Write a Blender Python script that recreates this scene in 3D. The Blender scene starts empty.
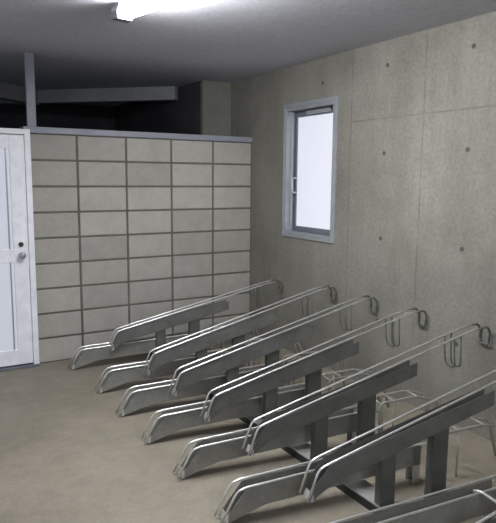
import bpy, bmesh, math, random
from mathutils import Vector, Matrix
random.seed(4)
S = bpy.context.scene
col = S.collection

# ------------------------------------------------------------ materials
def new_mat(name):
    m = bpy.data.materials.new(name); m.use_nodes = True
    nt = m.node_tree; b = nt.nodes['Principled BSDF']
    return m, nt, b

def N(nt, t, **kw):
    n = nt.nodes.new(t)
    for k, v in kw.items(): setattr(n, k, v)
    return n

def ramp(nt, fac, c0, c1, p0=0.3, p1=0.7):
    r = N(nt, 'ShaderNodeValToRGB')
    r.color_ramp.elements[0].position = p0; r.color_ramp.elements[1].position = p1
    r.color_ramp.elements[0].color = (*c0, 1); r.color_ramp.elements[1].color = (*c1, 1)
    nt.links.new(fac, r.inputs['Fac'])
    return r.outputs['Color']

def noise(nt, scale, detail=4, rough=0.6, coord='Object', stretch=None):
    tc = N(nt, 'ShaderNodeTexCoord'); n = N(nt, 'ShaderNodeTexNoise')
    n.inputs['Scale'].default_value = scale; n.inputs['Detail'].default_value = detail
    n.inputs['Roughness'].default_value = rough
    src = tc.outputs[coord]
    if stretch:
        mp = N(nt, 'ShaderNodeMapping'); mp.inputs['Scale'].default_value = stretch
        nt.links.new(src, mp.inputs['Vector']); src = mp.outputs['Vector']
    nt.links.new(src, n.inputs['Vector'])
    return n.outputs['Fac']

def mix(nt, a, b, fac, mode='MIX'):
    m = N(nt, 'ShaderNodeMix', data_type='RGBA', blend_type=mode)
    for sock, v in ((m.inputs[0], fac), (m.inputs[6], a), (m.inputs[7], b)):
        if hasattr(v, 'links'): nt.links.new(v, sock)
        elif isinstance(v, tuple): sock.default_value = (*v, 1)
        else: sock.default_value = v
    return m.outputs[2]

def bump(nt, b, h, strength=0.3, dist=0.01):
    bp = N(nt, 'ShaderNodeBump'); bp.inputs['Strength'].default_value = strength
    bp.inputs['Distance'].default_value = dist
    nt.links.new(h, bp.inputs['Height']); nt.links.new(bp.outputs['Normal'], b.inputs['Normal'])

def mottled(name, c0, c1, scale, fine=60, rough=0.85, metal=0, strength=0.3, stretch=None):
    m, nt, b = new_mat(name)
    a = ramp(nt, noise(nt, scale, 5, 0.65, stretch=stretch), c0, c1)
    f = noise(nt, fine, 3)
    c = mix(nt, a, ramp(nt, f, (0.72,)*3, (1.0,)*3, 0.3, 0.65), 0.6, 'MULTIPLY')
    nt.links.new(c, b.inputs['Base Color'])
    b.inputs['Roughness'].default_value = rough; b.inputs['Metallic'].default_value = metal
    bump(nt, b, f, strength, 0.004)
    return m

def axis_line(nt, out, centre, half):
    s = N(nt, 'ShaderNodeMath', operation='SUBTRACT'); nt.links.new(out, s.inputs[0]); s.inputs[1].default_value = centre
    a = N(nt, 'ShaderNodeMath', operation='ABSOLUTE'); nt.links.new(s.outputs[0], a.inputs[0])
    l = N(nt, 'ShaderNodeMapRange'); nt.links.new(a.outputs[0], l.inputs[0])
    l.inputs[1].default_value = half * 0.4; l.inputs[2].default_value = half
    l.inputs[3].default_value = 1; l.inputs[4].default_value = 0
    return l.outputs[0]

def concrete_wall_mat():
    m, nt, b = new_mat('fair_faced_concrete')
    a = ramp(nt, noise(nt, 1.6, 6, 0.7), (0.150, 0.142, 0.121), (0.245, 0.233, 0.202))
    streak = ramp(nt, noise(nt, 2.2, 4, 0.6, stretch=(1, 3.0, 0.5)), (0.8, 0.8, 0.77), (1.05, 1.05, 1.03))
    c = mix(nt, a, streak, 0.7, 'MULTIPLY')
    f = noise(nt, 45, 4)
    c = mix(nt, c, ramp(nt, f, (0.72,)*3, (1.08,)*3, 0.32, 0.68), 0.75, 'MULTIPLY')
    tc = N(nt, 'ShaderNodeTexCoord'); sp = N(nt, 'ShaderNodeSeparateXYZ')
    wob = N(nt, 'ShaderNodeTexNoise'); wob.inputs['Scale'].default_value = 3
    nt.links.new(tc.outputs['Object'], sp.inputs[0])
    lines = None
    brk = ramp(nt, noise(nt, 6, 3), (0.25,)*3, (1,)*3, 0.35, 0.6)
    for ax, cen, half in (('Y', -1.385, 0.009), ('Y', -2.07, 0.009), ('Y', -2.76, 0.009), ('Y', -3.45, .009), ('Z', 1.885, 0.008)):
        l = axis_line(nt, sp.outputs[ax], cen, half)
        if ax == 'Z':
            g = N(nt, 'ShaderNodeMath', operation='LESS_THAN'); nt.links.new(sp.outputs['Y'], g.inputs[0]); g.inputs[1].default_value = -1.385
            h = N(nt, 'ShaderNodeMath', operation='MULTIPLY'); nt.links.new(l, h.inputs[0]); nt.links.new(g.outputs[0], h.inputs[1]); l = h.outputs[0]
        if lines is None: lines = l
        else:
            mx = N(nt, 'ShaderNodeMath', operation='MAXIMUM'); nt.links.new(lines, mx.inputs[0]); nt.links.new(l, mx.inputs[1]); lines = mx.outputs[0]
    # horizontal shutter joint exists only on the panels nearer than the first vertical joint
    k = N(nt, 'ShaderNodeMath', operation='MULTIPLY'); nt.links.new(lines, k.inputs[0]); nt.links.new(brk, k.inputs[1])
    k2 = N(nt, 'ShaderNodeMath', operation='MULTIPLY'); nt.links.new(k.outputs[0], k2.inputs[0]); k2.inputs[1].default_value = 0.6
    c = mix(nt, c, (0.09, 0.085, 0.07), k2.outputs[0])
    nt.links.new(c, b.inputs['Base Color']); b.inputs['Roughness'].default_value = 0.75
    bump(nt, b, f, 0.25, 0.004)
    return m

def block_mat():
    m, nt, b = new_mat('concrete_block')
    info = N(nt, 'ShaderNodeAttribute', attribute_name='tint')
    a = ramp(nt, info.outputs['Fac'], (0.36, 0.343, 0.31), (0.46, 0.438, 0.395), 0, 1)
    w = ramp(nt, noise(nt, 7, 4, 0.7), (0.86, 0.86, 0.84), (1.05, 1.05, 1.05))
    f = noise(nt, 90, 3)
    c = mix(nt, mix(nt, a, w, 0.9, 'MULTIPLY'), ramp(nt, f, (0.8,)*3, (1.05,)*3), 0.8, 'MULTIPLY')
    nt.links.new(c, b.inputs['Base Color']); b.inputs['Roughness'].default_value = 0.95
    bump(nt, b, f, 0.5, 0.003)
    return m

def floor_mat():
    m, nt, b = new_mat('worn_concrete_floor')
    a = ramp(nt, noise(nt, 1.3, 7, 0.7), (0.185, 0.162, 0.126), (0.285, 0.254, 0.203))
    w = ramp(nt, noise(nt, 9, 5, 0.7), (0.8, 0.8, 0.78), (1.08, 1.07, 1.05))
    f = noise(nt, 55, 4)
    c = mix(nt, mix(nt, a, w, 0.8, 'MULTIPLY'), ramp(nt, f, (0.82,)*3, (1.06,)*3), 0.7, 'MULTIPLY')
    nt.links.new(c, b.inputs['Base Color']); b.inputs['Roughness'].default_value = 0.7
    bump(nt, b, f, 0.2, 0.003)
    return m

def plain(name, c, rough=0.5, metal=0.0):
    m, nt, b = new_mat(name)
    k = ramp(nt, noise(nt, 12, 3), tuple(x * 0.9 for x in c), tuple(min(1, x * 1.06) for x in c))
    nt.links.new(k, b.inputs['Base Color'])
    b.inputs['Roughness'].default_value = rough; b.inputs['Metallic'].default_value = metal
    return m

def emit(name, c, s):
    m, nt, b = new_mat(name)
    k = ramp(nt, noise(nt, 2, 2), tuple(x * 0.97 for x in c), c)
    nt.links.new(k, b.inputs['Emission Color'])
    b.inputs['Base Color'].default_value = (0.4, 0.4, 0.42, 1)
    b.inputs['Emission Strength'].default_value = s
    return m

M = dict(
    wall=concrete_wall_mat(), block=block_mat(), floor=floor_mat(),
    mortar=mottled('mortar', (0.115, 0.107, 0.09), (0.16, 0.15, 0.13), 6, 80, 0.95),
    ceil=mottled('grey_ceiling', (0.47, 0.475, 0.52), (0.53, 0.535, 0.58), 1.2, 40, 0.9, strength=0.1),
    dark=mottled('store_shade_slab', (0.03, 0.03, 0.034), (0.05, 0.05, 0.055), 2),  # near-black colour stands in for the missing light in the store
    beam=mottled('painted_beam', (0.24, 0.24, 0.245), (0.32, 0.32, 0.33), 3),
    pillar=mottled('pillar_concrete', (0.17, 0.165, 0.145), (0.23, 0.224, 0.195), 3, 50),
    steel=mottled('grey_painted_steel', (0.26, 0.27, 0.31), (0.32, 0.33, 0.38), 5, 90, 0.5, 0, 0.05),
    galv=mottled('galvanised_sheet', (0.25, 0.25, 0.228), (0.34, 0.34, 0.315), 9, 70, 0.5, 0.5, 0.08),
    galv_shade=mottled('galvanised_sheet_shade_tinted', (0.13, 0.135, 0.12), (0.20, 0.205, 0.19), 9, 70, 0.5, 0.4, 0.08),  # same sheet, with dark reflections and crowding shade put into the colour
    rod=plain('bright_zinc_rod', (0.86, 0.86, 0.84), 0.33, 0.9),
    wire=plain('zinc_wire', (0.42, 0.42, 0.39), 0.42, 0.6),
    tip=plain('bright_end_plate', (0.66, 0.65, 0.64), 0.4, 0.5),
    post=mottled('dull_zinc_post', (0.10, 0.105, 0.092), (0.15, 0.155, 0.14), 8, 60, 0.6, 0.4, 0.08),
    base=mottled('zinc_floor_beam', (0.38, 0.38, 0.36), (0.48, 0.48, 0.46), 8, 60, 0.5, 0.3, 0.1),
    plug=plain('dark_tie_plug', (0.07, 0.065, 0.055), 0.9),
    black=plain('black_rubber', (0.02, 0.02, 0.02), 0.7),
    alu=plain('aluminium', (0.34, 0.36, 0.38), 0.4, 0.35),
    alul=plain('pale_aluminium', (0.46, 0.48, 0.49), 0.4, 0.3),
    alud=plain('dark_aluminium', (0.16, 0.18, 0.21), 0.45, 0.35),  # darker tone for the sash and threshold
    door=plain('white_door_paint', (0.90, 0.91, 0.97), 0.4),
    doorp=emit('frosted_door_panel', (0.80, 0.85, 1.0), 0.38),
    glass=emit('frosted_daylit_glass', (0.84, 0.87, 1.0), 0.60),
    tube=emit('lit_fluorescent_tube', (0.97, 0.98, 1.0), 215.0),
    lampw=plain('lamp_housing_white', (0.75, 0.75, 0.76), 0.45),
    lampc=plain('lamp_end_grey', (0.14, 0.14, 0.15), 0.5),
)

# ------------------------------------------------------------ mesh helpers
def box(bm, x0, x1, y0, y1, z0, z1):
    v = [bm.verts.new(p) for p in ((x0,y0,z0),(x1,y0,z0),(x1,y1,z0),(x0,y1,z0),(x0,y0,z1),(x1,y0,z1),(x1,y1,z1),(x0,y1,z1))]
    return [bm.faces.new([v[i] for i in f]) for f in ((3,2,1,0),(4,5,6,7),(0,1,5,4),(1,2,6,5),(2,3,7,6),(3,0,4,7))]

def prism_y(bm, pts, y0, y1):
    """extrude an x,z outline along y"""
    a = [bm.verts.new((x, y0, z)) for x, z in pts]; b = [bm.verts.new((x, y1, z)) for x, z in pts]
    n = len(pts)
    bm.faces.new(a); bm.faces.new(b[::-1])
    for i in range(n):
        bm.faces.new((a[i], b[i], b[(i+1) % n], a[(i+1) % n]))

def tube(bm, pts, r, seg=8):
    pts = [Vector(p) for p in pts]; rings = []
    up = None
    for i, p in enumerate(pts):
        d = ((pts[i+1] - p).normalized() if i < len(pts)-1 else Vector()) + ((p - pts[i-1]).normalized() if i else Vector())
        d.normalize()
        if up is None:
            up = Vector((0, 1, 0)) if abs(d.y) < 0.9 else Vector((1, 0, 0))
        a = (up - d * up.dot(d)).normalized(); b = d.cross(a); up = a
        rings.append([bm.verts.new(p + a * r * math.cos(2*math.pi*k/seg) + b * r * math.sin(2*math.pi*k/seg)) for k in range(seg)])
    for q, w in zip(rings, rings[1:]):
        for k in range(seg):
            bm.faces.new((q[k], q[(k+1) % seg], w[(k+1) % seg], w[k]))
    bm.faces.new(rings[0][::-1]); bm.faces.new(rings[-1])

def rounded(pts, rad, n=5):
    """round the corners of a polyline"""
    pts = [Vector(p) for p in pts]; out = [pts[0]]
    for a, b, c in zip(pts, pts[1:], pts[2:]):
        r = min(rad, (b-a).length*0.45, (c-b).length*0.45)
        p = b + (a-b).normalized()*r; q = b + (c-b).normalized()*r
        for k in range(n+1):
            t = k/n; out.append(p*(1-t)**2 + b*2*t*(1-t) + q*t*t)
    out.append(pts[-1]); return out

def obj(name, bm, mat, parent=None, loc=(0, 0, 0), smooth=False, bevel=0.0):
    bmesh.ops.recalc_face_normals(bm, faces=bm.faces)
    me = bpy.data.meshes.new(name); bm.to_mesh(me); bm.free()
    me.materials.append(mat)
    if smooth:
        for p in me.polygons: p.use_smooth = True
    o = bpy.data.objects.new(name, me); col.objects.link(o)
    o.location = loc
    if parent: o.parent = parent
    if bevel:
        md = o.modifiers.new('bevel', 'BEVEL'); md.width = bevel; md.segments = 2; md.limit_method = 'ANGLE'
    return o

def boxobj(name, dims, mat, parent=None, bevel=0.0):
    bm = bmesh.new(); box(bm, *dims); return obj(name, bm, mat, parent, bevel=bevel)

def struct(o): o['kind'] = 'structure'; return o

def thing(name, label, cat, loc=(0, 0, 0), rz=0.0, group=None):
    o = bpy.data.objects.new(name, None); col.objects.link(o); o.empty_display_size = 0.1
    o.location = loc; o.rotation_euler = (0, 0, rz)
    o['label'] = label; o['category'] = cat
    if group: o['group'] = group
    return o

# ------------------------------------------------------------ room
H = 2.385
struct(boxobj('floor', (-5.5, 0.2, -9.0, 3.2, -0.15, 0.0), M['floor']))
struct(boxobj('ceiling', (-5.5, 0.2, -9.0, 3.2, H, H+0.2), M['ceil']))

# right wall with a real window opening  (wall face at x = 0)
WY0, WY1, WZ0, WZ1 = -1.195, -0.56, 1.02, 2.045
bm = bmesh.new()
T = 0.2
box(bm, 0, T, -9.0, WY0, 0, H); box(bm, 0, T, WY1, 3.2, 0, H)
box(bm, 0, T, WY0, WY1, 0, WZ0); box(bm, 0, T, WY0, WY1, WZ1, H)
wr = struct(obj('wall_right', bm, M['wall']))
# plugged tie holes
for yy in (-1.735, -2.42, -3.1, -3.8):
    for zz in (0.5, 1.076, 1.653, 2.226):
        if yy > -0.5 and zz < 1: continue
        bm = bmesh.new()
        bmesh.ops.create_cone(bm, cap_ends=True, segments=14, radius1=0.0145, radius2=0.0145, depth=0.003,
                              matrix=Matrix.Translation((-0.0012, yy, zz)) @ Matrix.Rotation(math.pi/2, 4, 'Y'))
        obj('tie_hole', bm, M['plug'], wr)
bm = bmesh.new()
bmesh.ops.create_cone(bm, cap_ends=True, segments=14, radius1=0.0145, radius2=0.0145, depth=0.003,
                      matrix=Matrix.Translation((-0.0012, -1.04, 2.20)) @ Matrix.Rotation(math.pi/2, 4, 'Y'))
obj('tie_hole', bm, M['plug'], wr)

# window
win = bpy.data.objects.new('window_1', None); col.objects.link(win); win.location = (0, (WY0+WY1)/2, WZ0); struct(win)
def wpart(name, boxes, mat, bevel=0.0015):
    bm = bmesh.new()
    for b in boxes: box(bm, b[0], b[1], b[2]-win.location.y, b[3]-win.location.y, b[4]-WZ0, b[5]-WZ0)
    return obj(name, bm, mat, win, bevel=bevel)
t = 0.035
wpart('window_frame', [(-0.006, 0.13, WY1-0.012, WY1+0.008, WZ0-0.01, WZ1+0.01), (-0.006, 0.13, WY0-0.008, WY0+0.012, WZ0-0.01, WZ1+0.01),
                       (-0.006, 0.13, WY0+0.012, WY1-0.012, WZ1-0.014, WZ1+0.01), (-0.006, 0.13, WY0+0.012, WY1-0.012, WZ0-0.01, WZ0+0.014)], M['alu'])
wpart('outer_trim', [(-0.012, -0.0005, WY1+0.008, WY1+0.026, WZ0-0.03, WZ1+0.04), (-0.012, -0.0005, WY0-0.042, WY0-0.008, WZ0-0.03, WZ1+0.04),
                     (-0.012, -0.0005, WY0-0.008, WY1+0.008, WZ1+0.0105, WZ1+0.04), (-0.012, -0.0005, WY0-0.008, WY1+0.008, WZ0-0.03, WZ0-0.0105)], M['alu'])
# inner ridge of the frame
wpart('frame_ridge', [(0.035, 0.055, WY1-0.03, WY1-0.012, WZ0+0.014, WZ1-0.014), (0.035, 0.055, WY0+0.012, WY0+0.024, WZ0+0.014, WZ1-0.014)], M['alu'])
sy0, sy1, sz0, sz1 = WY0+0.012, WY1-0.012, WZ0+0.014, WZ1-0.014
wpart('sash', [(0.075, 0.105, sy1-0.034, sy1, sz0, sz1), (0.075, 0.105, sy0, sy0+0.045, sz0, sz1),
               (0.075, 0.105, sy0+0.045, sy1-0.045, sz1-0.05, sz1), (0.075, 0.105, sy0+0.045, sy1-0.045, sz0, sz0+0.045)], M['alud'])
wpart('pane', [(0.088, 0.093, sy0+0.04, sy1-0.03, sz0+0.04, sz1-0.045)], M['glass'], 0)
wpart('window_stay', [(0.045, 0.07, sy0+0.12, sy1-0.2, sz1-0.04, sz1-0.012)], M['alu'])
bm = bmesh.new()
tube(bm, rounded([(0.075, 0.26, 0.34), (0.03, 0.26, 0.34), (0.03, 0.26, 0.46), (0.075, 0.26, 0.46)], 0.02), 0.008)
obj('window_handle', bm, M['alul'], win, smooth=True)

# block wall (face at y = 0): 9 courses of stack-bonded blocks, 0.4 x 0.2 m
def block_wall(name, x_right, ncol):
    bm = bmesh.new()
    lay = bm.verts.layers.float.new('tint')
    for i in range(ncol):
        for j in range(9):
            x1 = x_right - 0.4*i - 0.009; x0 = x_right - 0.4*(i+1) + 0.009
            z0 = 0.2*j + 0.008; z1 = 0.2*(j+1) - 0.008
            fs = box(bm, x0, x1, 0.0, 0.06, z0, z1)
            tv = random.random()
            for f in fs:
                for v in f.verts: v[lay] = tv
    w = struct(obj(name, bm, M['block'], bevel=0.004))
    boxobj('mortar', (x_right-0.4*ncol, x_right, 0.006, 0.115, 0, 1.8), M['mortar'], w)
    return w
block_wall('wall_back', 0.0, 5)
block_wall('wall_left', -2.86, 6)

# capping rail and post
r = struct(boxobj('trim_1', (-2.0, -0.002, -0.012, 0.125, 1.801, 1.848), M['steel'], bevel=0.003))
p = struct(boxobj('trim_2', (-1.962, -1.897, 0.01, 0.05, 1.849, H-0.001), M['steel'], bevel=0.003))
struct(boxobj('trim_3', (-5.26, -2.86, -0.012, 0.125, 1.801, 1.848), M['steel'], bevel=0.003))

# store behind the block wall: walls with its gloom put into their colour, sloping beams, concrete pier
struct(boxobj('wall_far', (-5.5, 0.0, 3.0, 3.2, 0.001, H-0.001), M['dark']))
struct(boxobj('wall_light_stop', (-5.5, -5.3, 0.13, 3.0, 0.001, H-0.001), M['dark']))  # unseen wall added to stop world light leaking into the store
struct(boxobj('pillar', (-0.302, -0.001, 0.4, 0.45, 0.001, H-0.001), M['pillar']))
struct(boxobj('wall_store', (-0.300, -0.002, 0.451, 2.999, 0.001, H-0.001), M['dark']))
def beam(name, a, b, w, h, mat=None):
    a, b = Vector(a), Vector(b); L = (b-a).length
    bm = bmesh.new(); box(bm, 0, L, -w/2, w/2, -h, 0)
    o = obj(name, bm, mat or M['beam'], loc=(a.x, a.y, H-0.001)); o.rotation_euler = (0, 0, math.atan2((b-a).y, (b-a).x))
    return struct(o)
beam('trim_4', (-2.3, 2.9), (-0.32, 0.95), 0.12, 0.13)
beam('trim_5', (-3.1, 0.5), (-1.5, 2.05), 0.12, 0.15)

# ------------------------------------------------------------ door
D = bpy.data.objects.new('door_1', None); col.objects.link(D); D.location = (-2.4, 0, 0); struct(D)
def dpart(name, boxes, mat, bevel=0.003, parent=D):
    bm = bmesh.new()
    for b in boxes: box(bm, b[0]+2.4, b[1]+2.4, *b[2:])
    return obj(name, bm, mat, parent, bevel=bevel)
dpart('door_frame', [(-2.0, -1.958, -0.05, 0.0, 0.0, 1.825), (-2.86, -2.818, -0.05, 0.10, 0.0, 1.825),
                     (-2.818, -2.0, -0.05, 0.10, 1.785, 1.825)], M['door'])
dpart('door_leaf', [(-2.11, -2.003, -0.04, -0.005, 0.03, 1.78), (-2.815, -2.71, -0.04, -0.005, 0.03, 1.78),
                    (-2.71, -2.11, -0.04, -0.005, 1.68, 1.78), (-2.71, -2.11, -0.04, -0.005, 0.03, 0.15),
                    (-2.71, -2.11, -0.04, -0.005, 0.83, 0.93)], M['door'])
dpart('upper_panel', [(-2.712, -2.108, -0.026, -0.018, 0.928, 1.682)], M['doorp'], 0)
dpart('lower_panel', [(-2.712, -2.108, -0.026, -0.018, 0.148, 0.832)], M['doorp'], 0)
dpart('upper_panel_bead', [(-2.14, -2.13, -0.034, -0.026, 0.93, 1.68)], M['alu'], 0)
dpart('lower_panel_bead', [(-2.14, -2.13, -0.034, -0.026, 0.15, 0.83)], M['alu'], 0)
dpart('threshold', [(-2.818, -1.96, -0.06, 0.1, 0.0, 0.02)], M['alud'])
bm = bmesh.new()
prof = [(0.0, 0.02), (0.012, 0.02), (0.014, 0.01), (0.03, 0.012), (0.036, 0.024), (0.05, 0.026), (0.058, 0.018), (0.06, 0.0)]
rings = []
for d_, rr in prof:
    rings.append([bm.verts.new((2.4-2.055 + max(rr, .0005)*math.cos(a*math.pi/8), -0.04-d_, 0.885 + max(rr, .0005)*math.sin(a*math.pi/8))) for a in range(16)])
for q, w in zip(rings, rings[1:]):
    for k in range(16): bm.faces.new((q[k], q[(k+1) % 16], w[(k+1) % 16], w[k]))
obj('door_knob', bm, M['alu'], D, smooth=True)
bm = bmesh.new()
bmesh.ops.create_cone(bm, cap_ends=True, segments=16, radius1=0.019, radius2=0.017, depth=0.012,
                      matrix=Matrix.Translation((2.4-2.055, -0.046, 0.965)) @ Matrix.Rotation(math.pi/2, 4, 'X'))
obj('lock_cylinder', bm, M['black'], D)

# ------------------------------------------------------------ bicycle racks
TH = math.atan(-0.15)
RW = 0.0385           # half distance between the two rods
def offset_poly(top, depth, drop0):
    return top

def make_rack(kind, x, y, label, k=0.29, clip=False):
    root = thing('bicycle_rack', label, 'bicycle rack', (x, y, 0), TH, 'bicycle racks in the row')
    R = 0.0054
    if kind == 'high':
        g = lambda s: 0.303 + k*(s-0.10)
        side_top = [(0.012, 0.155), (0.062, 0.288), (0.10, g(0.10)), (1.33, g(1.33))]
        rail = side_top + [(1.42, g(1.33)+0.014)]
        tray_end = 0.99
        tray = [(0.02, 0.150), (0.058, 0.225), (0.125, g(0.125)-0.008), (tray_end, g(tray_end)-0.045), (tray_end, g(tray_end)-0.118), (0.125, 0.205), (0.03, 0.148)]
    else:
        g = lambda s: 0.160 + 0.050*(s-0.095)
        side_top = [(0.010, 0.014), (0.085, 0.150), (0.125, g(0.125)), (1.05, g(1.05))]
        rail = side_top + [(1.08, g(1.05)+0.002)]
        tray_end = 1.05
        tray = [(0.024, 0.012), (0.072, 0.078), (0.135, g(0.135)-0.006), (tray_end, g(tray_end)-0.006), (tray_end, 0.098), (0.22, 0.062), (0.05, 0.012)]
    # rods along the lips of the tray
    for s in (-1, 1):
        bm = bmesh.new()
        pts = rounded([(a, s*RW, z) for a, z in rail], 0.03)
        tube(bm, pts, R)
        obj('rail', bm, M['rod'], root, smooth=True)
    # channel: two cheeks and a bottom web
    bm = bmesh.new()
    for s in (-1, 1):
        prism_y(bm, tray, s*(RW-0.006)-0.0012, s*(RW-0.006)+0.0012)
    low = [tray[-1], tray[-2], tray[-3]]
    web = [(a, z+0.004) for a, z in low] + [(a, z+0.0065) for a, z in low[::-1]]
    prism_y(bm, web, -(RW-0.0072), RW-0.0072)
    obj('tray', bm, M['galv_shade' if kind == 'high' else 'galv'], root)
    # small bright lip plate closing the front of the channel
    bm = bmesh.new()
    a, z = tray[0]
    prism_y(bm, [(a+0.006, z-0.002), (a+0.019, z+0.030), (a+0.023, z+0.028), (a+0.022, z-0.004)], -RW+0.004, RW-0.004)
    obj('end_plate', bm, M['tip'], root, bevel=0.0008)
    if kind == 'high':
        # rods run on to the wall and close in a rounded hook
        bm = bmesh.new()
        e = g(1.33)+0.012
        for s in (-1, 1):
            tube(bm, rounded([(1.41, s*RW, e+.001), (1.455, s*RW, e+0.004), (1.478, s*RW*0.95, e-0.03), (1.473, s*RW*0.9, e-0.09)], 0.03), R+0.001)
        tube(bm, rounded([(1.473, -RW*0.9, e-0.08), (1.472, -RW*0.85, e-0.105), (1.472, RW*0.85, e-0.105), (1.473, RW*0.9, e-0.08)], 0.02), R+0.001)
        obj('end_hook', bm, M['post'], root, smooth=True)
        # wire loop hanging under the rods for the front wheel
        bm = bmesh.new()
        zt = g(1.20)
        for dx in (0.035, 0.08):
            tube(bm, rounded([(1.19+dx, -RW, zt-0.005+dx*.28), (1.195+dx, -RW, zt-0.10), (1.215+dx*.8, -RW, zt-0.165), (1.215+dx*.8, RW, zt-0.165), (1.195+dx, RW, zt-0.10), (1.19+dx, RW, zt-0.005+dx*.28)], 0.03), 0.0045)
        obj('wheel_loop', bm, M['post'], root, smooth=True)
        # two flat posts
        for px, pw in ((0.42, 0.075), (0.70, 0.085)):
            bm = bmesh.new()
            zb = 0.0465 if px < 0.5 else 0.0065
            zt0, zt1 = g(px-pw/2)-0.105, g(px+pw/2)-0.105
            prism_y(bm, [(px-pw/2, zb), (px+pw/2, zb), (px+pw/2, zt1), (px-pw/2, zt0)], -0.022, -0.019)
            prism_y(bm, [(px-pw/2, zb), (px+pw/2, zb), (px+pw/2, zt1), (px-pw/2, zt0)], 0.019, 0.022)
            box(bm, px-pw/2, px-pw/2+0.003, -0.019, 0.019, zb, zt0)
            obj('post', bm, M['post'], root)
            if zb < 0.03:
                bm = bmesh.new(); box(bm, px-0.07, px+0.07, -0.045, 0.045, 0.0, 0.0065)
                for bx in (-0.055, 0.055):
                    bmesh.ops.create_cone(bm, cap_ends=True, segments=6, radius1=0.008, radius2=0.008, depth=0.008, matrix=Matrix.Translation((px+bx, 0, 0.0105)))
                obj('foot_plate', bm, M['base'], root)
    else:
        # rear leg plate
        bm = bmesh.new(); zt = 0.096
        prism_y(bm, [(1.01, 0), (1.05, 0), (1.05, zt), (1.01, zt)], -0.030, -0.026)
        prism_y(bm, [(1.01, 0), (1.05, 0), (1.05, zt), (1.01, zt)], 0.026, 0.030)
        box(bm, 1.047, 1.05, -0.026, 0.026, 0, zt)
        obj('leg', bm, M['tip'], root)
        # wire wheel stand behind the channel
        if clip:
            bm = bmesh.new()
            tube(bm, rounded([(0.90, -0.02, g(0.9)+0.004), (0.91, -RW-0.01, g(0.9)+0.013), (0.94, -0.13, g(0.9)-0.01), (0.945, -0.135, g(0.9)-0.04)], 0.012), 0.0065)
            obj('clip', bm, M['tip'], root, smooth=True)
        bm = bmesh.new()
        for s in (-1, 1):
            y_ = s*(RW+0.012)
            tube(bm, rounded([(1.17, y_, 0.0), (1.17, y_, 0.245), (1.42, y_, 0.252), (1.55, y_, 0.215), (1.62, y_, 0.0)], 0.03), 0.0068)
            tube(bm, [(1.26, y_, 0.0), (1.26, y_, 0.246)], 0.0048)
            tube(bm, [(1.0, s*RW, g(1.0)), (1.17, y_, 0.20)], 0.0052)
        for xx, zz in ((1.17, 0.245), (1.26, 0.247), (1.42, 0.252), (1.17, 0.06)):
            tube(bm, [(xx, -RW-0.012, zz), (xx, RW+0.012, zz)], 0.0048)
        obj('wheel_stand', bm, M['wire'], root, smooth=True)
    return root

low_y = [-0.255, -0.85, -1.31, -1.753, -2.205, -2.655, -3.115]
high_y = [-0.36, -1.04, -1.49, -1.94, -2.408, -2.89, -3.58]
low_lab = ['low bicycle rack nearest the block wall, its sloping tip farthest from the camera',
           'low bicycle rack, second from the block wall, grey channel close to the floor',
           'low bicycle rack, third from the block wall, flat channel with bright bent tip',
           'low bicycle rack, fourth from the block wall, middle of the low ones',
           'low bicycle rack, fifth from the block wall, long shadow along the floor beneath it',
           'low bicycle rack, sixth from the block wall, its whole bright tip nearest the camera',
           'low bicycle rack cut off by the bottom edge, only its long rails showing']
high_lab = ['high bicycle rack rising along the block wall to the room corner',
            'high bicycle rack, second from the block wall, hook end just right below the window',
            'high bicycle rack, third from the block wall, rising to a hook on the concrete wall',
            'high bicycle rack, fourth from the block wall, hook just right of a wall joint',
            'high bicycle rack, fifth from the block wall, hook at the right edge of view',
            'high bicycle rack with the nearest bent front, its upper end outside the view',
            'high bicycle rack in the bottom right corner, almost wholly cut off']
for y, l in zip(low_y, low_lab): make_rack('low', -1.79 if y > -0.3 else -1.755, y, l, clip=y < -3)
for i, (y, l) in enumerate(zip(high_y, high_lab)): make_rack('high', -1.505 if i == 0 else -1.475, y, l, 0.238 if i == 0 else 0.282)

# floor beam carrying the row
fb = thing('floor_beam', 'long galvanised beam on the floor crossing under all the bicycle racks', 'beam', (-1.05, -1.9, 0))
L = 2.05
bm = bmesh.new()
prism = [(-0.065, 0), (-0.065, 0.012), (-0.06, 0.012)]
box(bm, -0.055, 0.055, -L, L-0.2, 0.040, 0.0455)
obj('top_plate', bm, M['base'], fb)
bm = bmesh.new(); box(bm, -0.055, -0.050, -L, L-0.2, 0, 0.040); box(bm, 0.050, 0.055, -L, L-0.2, 0, 0.040)
obj('side_flange', bm, M['black'], fb)
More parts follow.
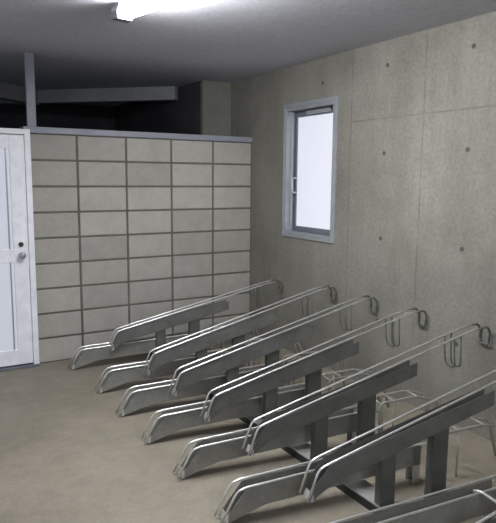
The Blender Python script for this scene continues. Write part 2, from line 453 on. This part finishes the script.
# ------------------------------------------------------------ lamps
def lamp(label, x, y, rz, L=1.25, glow=True):
    o = thing('fluorescent_light', label, 'ceiling light', (x, y, H-0.0005), rz, 'bare fluorescent ceiling lights')
    bm = bmesh.new()
    a = [(-0.035, 0), (0.035, 0), (0.022, -0.05), (-0.022, -0.05)]
    va = [bm.verts.new((px, 0.0, pz)) for px, pz in a]; vb = [bm.verts.new((px, -L, pz)) for px, pz in a]
    bm.faces.new(va); bm.faces.new(vb[::-1])
    for i in range(4): bm.faces.new((va[i], vb[i], vb[(i+1) % 4], va[(i+1) % 4]))
    obj('housing', bm, M['lampw'], o)
    for e in (0.012, -L+0.0):
        bm = bmesh.new(); a0, a1 = (e-0.012, e+0.05) if e > 0 else (e-0.05, e)
        prism_y(bm, [(-0.048, -0.085), (0.048, -0.085), (0.048, -0.04), (0.03, -0.0005), (-0.03, -0.0005), (-0.048, -0.04)], a0, a1)
        obj('end_cap', bm, M['lampc'], o, bevel=0.003)
    for sx in (-0.027, 0.027):
        bm = bmesh.new()
        tube(bm, [(sx, -0.002, -0.058), (sx, -L+0.002, -0.058)], 0.016, 14)
        obj('fluorescent_tube', bm, M['tube'], o, smooth=True)
    return o
lamp('bare fluorescent tube light on the ceiling, its end hanging into the top of the view', -1.755, -1.62, math.radians(14))
lamp('bare fluorescent tube light on the ceiling behind the camera', -2.2, -5.6, 0)

# added fill: even bluish world light through the sides left open
W = bpy.data.worlds.new('world'); S.world = W; W.use_nodes = True
nt = W.node_tree; bg = nt.nodes['Background']
bg.inputs['Color'].default_value = (0.80, 0.87, 1.0, 1); bg.inputs['Strength'].default_value = 0.85

# ------------------------------------------------------------ camera
cam = bpy.data.cameras.new('camera'); co = bpy.data.objects.new('camera', cam); col.objects.link(co)
yaw, pit, rol = 0.53493667, 0.14004966, 0.00906826
f = Vector((math.sin(yaw)*math.cos(pit), math.cos(yaw)*math.cos(pit), -math.sin(pit)))
r = f.cross(Vector((0, 0, 1))).normalized(); u = r.cross(f)
r2 = r*math.cos(rol) + u*math.sin(rol); u2 = u*math.cos(rol) - r*math.sin(rol)
mw = Matrix((r2, u2, -f)).transposed().to_4x4(); mw.translation = (-2.86235945, -4.77948196, 1.48292918)
co.matrix_world = mw
cam.sensor_fit = 'VERTICAL'; cam.sensor_height = 24; cam.lens = 595.90*24/523
cam.clip_start = 0.05
S.camera = co
S.view_settings.view_transform = 'Standard'; S.view_settings.look = 'None'
S.view_settings.gamma = 1; S.view_settings.use_curve_mapping = False
S.view_settings.exposure = 0.0
